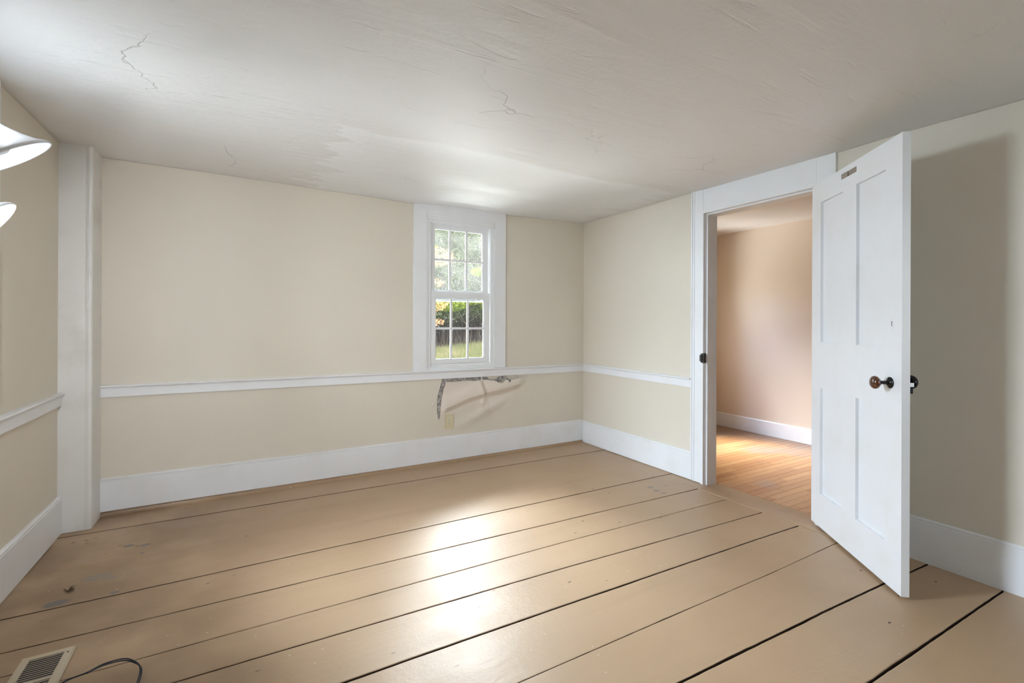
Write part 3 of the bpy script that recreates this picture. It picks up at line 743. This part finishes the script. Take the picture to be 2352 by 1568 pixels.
def shade(center, axis, energy, s=1.0, arm_from=1.28):
    c = Vector(center)-Vector((LX, LY, 0)); q = Vector(axis).normalized().to_track_quat('Z', 'Y').to_matrix().to_4x4()
    M = Matrix.Translation(c) @ q @ Matrix.Scale(s, 4)
    bm = BM(); prof = SH + [(r-.003, z-.001) for r, z in SH[::-1]] ; lathe(bm, prof+[SH[0]], 64, M)
    bmesh.ops.remove_doubles(bm, verts=bm.verts, dist=1e-6); S = obj('lamp_shade', bm, m_opal, lamp, smooth=True)
    bm = BM(); lathe(bm, [(0, .135), (.0265, .135), (.0265, .18), (.02, .195), (0, .198)], 24, M); obj('lamp_socket', bm, m_lampmetal, lamp, smooth=False)
    bm = BM(); lathe(bm, [(0, .014), (.012, .0155), (.024, .023), (.0305, .037), (.0295, .055), (.021, .078), (.015, .098), (.014, .13), (0, .13)], 32, M); obj('bulb', bm, m_bulb, lamp, smooth=True)
    top_ = M @ Vector((0, 0, .19)); bm = BM(); tube(bm, smoothpts([(0, 0, arm_from), ((top_.x)*.5, top_.y*.5, max(arm_from, top_.z)+.05), tuple(top_)], 8), .006, 10); obj('lamp_arm', bm, m_lampmetal, lamp, smooth=True)
    if energy:
        l = bpy.data.lights.new('bulb_light', 'POINT'); l.energy = energy; l.color = (.84, .92, 1); l.shadow_soft_size = .02
        for kx in range(3):
            a = kx*2.094+.4
            lo = bpy.data.objects.new('bulb_light', l); C.objects.link(lo); lo.parent = lamp; lo.location = (M @ Vector((.048*math.cos(a), .048*math.sin(a), .060)))
shade((-.537, 1.726, 1.557), (-.566, -.175, .806), .32)
shade((-.594, 1.737, 1.366), (-.756, -.113, .645), .32, arm_from=1.5)
aim = Vector((.50, .84, -.12)).normalized()
shade((-.57, 1.42, 1.20), -aim, 0, arm_from=1.28)  # third head added out of view, to brighten the back wall
sp = bpy.data.lights.new('fill_head_light', 'SPOT'); sp.energy = 22; sp.color = (.90, .95, 1); sp.spot_size = 2.2; sp.spot_blend = 1.0; sp.shadow_soft_size = .03  # added fill spot inside the unseen third head
spo = bpy.data.objects.new('fill_head_light', sp); C.objects.link(spo); spo.parent = lamp; spo.location = (Vector((-.57-LX, 1.42-LY, 1.20))+aim*.012); spo.rotation_euler = aim.to_track_quat('-Z', 'Y').to_euler()

# ------------------------------------------------------------------ the room beyond the doorway
Z2 = -.015
NX0, NX1, NY0, NY1 = 2.943, 4.70, .2, 3.60
f2 = struct(obj('floor', B(NX0, NX1, NY0, NY1, -.09, Z2-.012), m_dark), 'narrow worn oak strip floor of the next room')
rr = random.Random(21); pitch = .0565; y = NY0; cache = {}
while y < NY1-.01:
    x = NX0+.022 - rr.uniform(0, .5); first = True
    near = 1.3 < y
    while x < NX1:
        L_ = rr.choice([.35, .5, .65, .8, 1.0]) if near else 2.0
        a, b = max(x, NX0+.022), min(x+L_, NX1-.002)
        if b-a > .02:
            key = L_
            if key not in cache:
                bm = BM(); box(bm, 0, 1, 0, pitch-.0012, -.012, 0)
                bmesh.ops.bevel(bm, geom=[e for e in bm.edges if abs(e.verts[0].co.z) < 1e-6 and abs(e.verts[1].co.z) < 1e-6], offset=.0006, segments=1, affect='EDGES')
                me = bpy.data.meshes.new('floor_strip'); bm.to_mesh(me); bm.free(); me.materials.append(m_strip); cache[key] = me
            o = bpy.data.objects.new('floor_strip', cache[key]); C.objects.link(o); o.parent = f2; o.location = (a, y, Z2+rr.uniform(-.0003, .0003)); o.scale = (b-a-.0012, 1, 1)
        x += L_
    y += pitch
struct(obj('wall_next_room', B(NX1, NX1+.1, NY0, NY1, -.09, 2.25), m_wall2), 'peach wall seen through the doorway')
struct(obj('wall_next_room_back', walled('x', NY1, .12, NX0, NX1+.1, -.09, 2.25, [(3.40, 4.008, .765, 1.62)]), m_wall2))
struct(obj('wall_next_room_front', B(NX0, NX1+.1, NY0-.1, NY0, -.09, 2.25), m_wall2))
struct(obj('wall_next_room_side', walled('y', NX0, .002, NY0, NY1, -.03, 2.2, [(1.432, 2.183, -.03, 1.915)]), m_wall2))
m_ceil2 = mat_wall('plaster_next_room', (.80, .765, .74), .35)
struct(obj('ceiling', B(NX0, NX1+.1, NY0-.1, NY1+.12, 2.143, 2.25), m_ceil2), 'plaster ceiling of the next room')
bm = BM(); prism(bm, [(0, Z2), (.015, Z2), (.015, .125), (.012, .131), (0, .132)], (NX1, NY1, 0), (NX1, NY0, 0), side=Vector((-1, 0, 0))); struct(obj('baseboard_next_room', bm, m_trim_lr), 'white baseboard in the next room')

# ------------------------------------------------------------------ outdoors: bank, grass, thicket, trees
gr = struct(obj('ground', B(-40, 60, -30, 70, -.9, -.45), m_ground), 'lawn round the house')
def bank_z(x, y):
    t = max(0, min(1, (y-4.5)/6.0)); t = t*t*(3-2*t)
    return -.45+t*(.84+.10*max(-2.5, min(4, x-4.2)))
bm = BM(); G = []
for j in range(31):
    G.append([bm.verts.new((-3+16*i/40, 4.2+11*j/30, bank_z(-3+16*i/40, 4.2+11*j/30)-.005*(j in (0,)))) for i in range(41)])
for j in range(30):
    for i in range(40): bm.faces.new((G[j][i], G[j][i+1], G[j+1][i+1], G[j+1][i]))
struct(obj('ground_bank', bm, m_ground, smooth=True), 'grassy bank behind the house')
def leaf_mesh(name, blobs, count, size, mat, parent, seed, flat=.6):
    rr = random.Random(seed); V = []; Fc = []
    tot = sum(b[3]*b[4]*b[5] for b in blobs)
    for (cx, cy, cz, rx, ry, rz) in blobs:
        for _ in range(int(count*rx*ry*rz/tot)):
            while True:
                p = Vector((rr.uniform(-1, 1), rr.uniform(-1, 1), rr.uniform(-1, 1)))
                if .25 < p.length < 1: break
            p = p*(.75+.25/ max(.3, p.length)); c = Vector((cx+p.x*rx, cy+p.y*ry, cz+p.z*rz))
            s = size*rr.uniform(.6, 1.3); n_ = Vector((rr.gauss(0, 1), rr.gauss(-.4, 1), rr.gauss(.5, 1))).normalized()
            a = n_.orthogonal().normalized(); a.rotate(Matrix.Rotation(rr.uniform(0, 6.28), 3, n_)); b = n_.cross(a)
            k = len(V); V += [c-a*s, c-b*s*flat*.6+n_*s*.15, c+a*s, c+b*s*flat*.6+n_*s*.15]; Fc.append((k, k+1, k+2, k+3))
    me = bpy.data.meshes.new(name); me.from_pydata(V, [], Fc); me.update(); o = link(name, me, mat, parent); o['kind'] = 'stuff'; return o
def tree(name, loc, blobs, count, size, mat, label, group, seed, trunk_r=.07):
    t = empty(name, loc); tag(t, label, 'tree', group)
    bl = [(b[0]-loc[0], b[1]-loc[1], b[2]-loc[2], *b[3:]) for b in blobs]
    leaf_mesh('foliage', bl, count, size, mat, t, seed)
    h = max(b[2] for b in bl); bm = BM(); rr = random.Random(seed)
    tube(bm, [(0, 0, -.1), (.04, .02, h*.4), (-.03, .03, h*.8), (0, 0, h)], [trunk_r, trunk_r*.8, trunk_r*.5, trunk_r*.2], 8)
    for b in bl: tube(bm, [(.02, .02, h*.35), (b[0]*.5, b[1]*.5, (b[2]+h*.3)*.5), (b[0], b[1], b[2])], [trunk_r*.5, trunk_r*.3, trunk_r*.1], 6)
    obj('trunk', bm, m_bark, t)
    return t
G_ = None
tree('broadleaf_tree', (4.2, 12.6, .15), [(4.2, 11.9, 1.45, 1.5, .5, .50), (3.6, 12.5, 2.0, 1.3, .9, .9), (4.6, 12.3, 2.3, 1.2, .9, 1.1), (4.1, 12.8, 3.6, 1.5, 1.0, 1.0)], 42000, .042, m_leaf_g, 'green broadleaf tree behind the left half of the window', G_, 31)
tree('broadleaf_tree', (6.0, 12.4, .25), [(6.4, 11.9, 1.52, 1.5, .5, .52), (5.7, 12.1, 2.0, 1.1, .8, .9), (6.8, 12.4, 2.4, 1.2, .9, 1.2), (6.1, 12.7, 3.6, 1.5, 1.0, 1.0)], 42000, .042, m_leaf_g, 'green broadleaf tree behind the right half of the window', G_, 32)
tree('background_tree', (3.0, 15.5, 0), [(1.6, 15.4, 2.6, 2.0, 1.0, 1.9), (4.4, 15.6, 3.0, 2.0, 1.0, 2.0), (3.2, 15.9, 1.2, 2.6, .6, 1.2)], 30000, .075, m_leaf_g, 'dark green tree furthest left beyond the bank', G_, 33, .12)
tree('background_tree', (8.0, 15.5, 0), [(6.6, 15.6, 2.8, 1.9, 1.0, 2.0), (9.4, 15.4, 2.7, 2.1, 1.0, 2.0), (7.6, 15.9, 1.2, 2.6, .6, 1.2)], 30000, .075, m_leaf_g, 'dark green tree furthest right beyond the bank', G_, 34, .12)
tree('yellow_leaved_shrub', (4.9, 10.9, .1), [(4.45, 10.8, 1.62, .50, .35, .20), (5.1, 11.0, 1.76, .42, .35, .15), (5.62, 11.1, 1.60, .22, .2, .12), (4.0, 11.2, 3.0, .25, .3, .15), (5.5, 11.2, 2.5, .3, .3, .12)], 3600, .036, m_leaf_y, 'yellow-green shrub in front of the trees at window middle', G_, 35, .012)
tree('orange_maple', (2.75, 9.4, .0), [(3.42, 9.3, 1.56, .36, .35, .20), (3.36, 9.4, 1.15, .38, .35, .09), (3.50, 9.3, 2.52, .40, .35, .20), (2.7, 9.5, 2.0, .6, .5, .7), (3.42, 9.4, 1.98, .30, .3, .10)], 4200, .034, m_leaf_o, 'orange-leaved maple at the left side of the window view', G_, 36, .04)
# brown thicket of bare stems below the foliage
rr = random.Random(50); V = []; Fc = []
for _ in range(7000):
    x = rr.uniform(2.2, 8.6); y = rr.uniform(11.2, 12.6); z = bank_z(x, y)-.05; h = rr.uniform(.45, .95); lx = rr.gauss(0, .22); r = rr.uniform(.003, .010)
    k = len(V); V += [(x-r, y, z), (x+r, y, z), (x+lx+r*.5, y+.02, z+h), (x+lx-r*.5, y, z+h)]; Fc.append((k, k+1, k+2, k+3))
me = bpy.data.meshes.new('bare_stems'); me.from_pydata(V, [], Fc); o = link('bare_stems', me, m_bark); o['kind'] = 'stuff'; tag(o, 'brown thicket of bare stems under the trees outside the window', 'thicket')
rr = random.Random(51); V = []; Fc = []
for _ in range(45000):
    y = rr.uniform(5.2, 11.6); x = y*rr.uniform(.28, .60)+rr.uniform(-.4, .4); z = bank_z(x, y); h = rr.uniform(.05, .16)*(1.3 if y > 9 else 1); r = rr.uniform(.004, .009); a = rr.uniform(0, 3.14)
    dx, dy = math.cos(a)*r, math.sin(a)*r; lx, ly = rr.gauss(0, .05), rr.gauss(0, .05)
    k = len(V); V += [(x-dx, y-dy, z), (x+dx, y+dy, z), (x+lx, y+ly, z+h)]; Fc.append((k, k+1, k+2))
me = bpy.data.meshes.new('grass'); me.from_pydata(V, [], Fc); o = link('grass', me, m_grass); o['kind'] = 'stuff'; tag(o, 'sunlit yellow-green grass on the bank outside the window', 'grass')
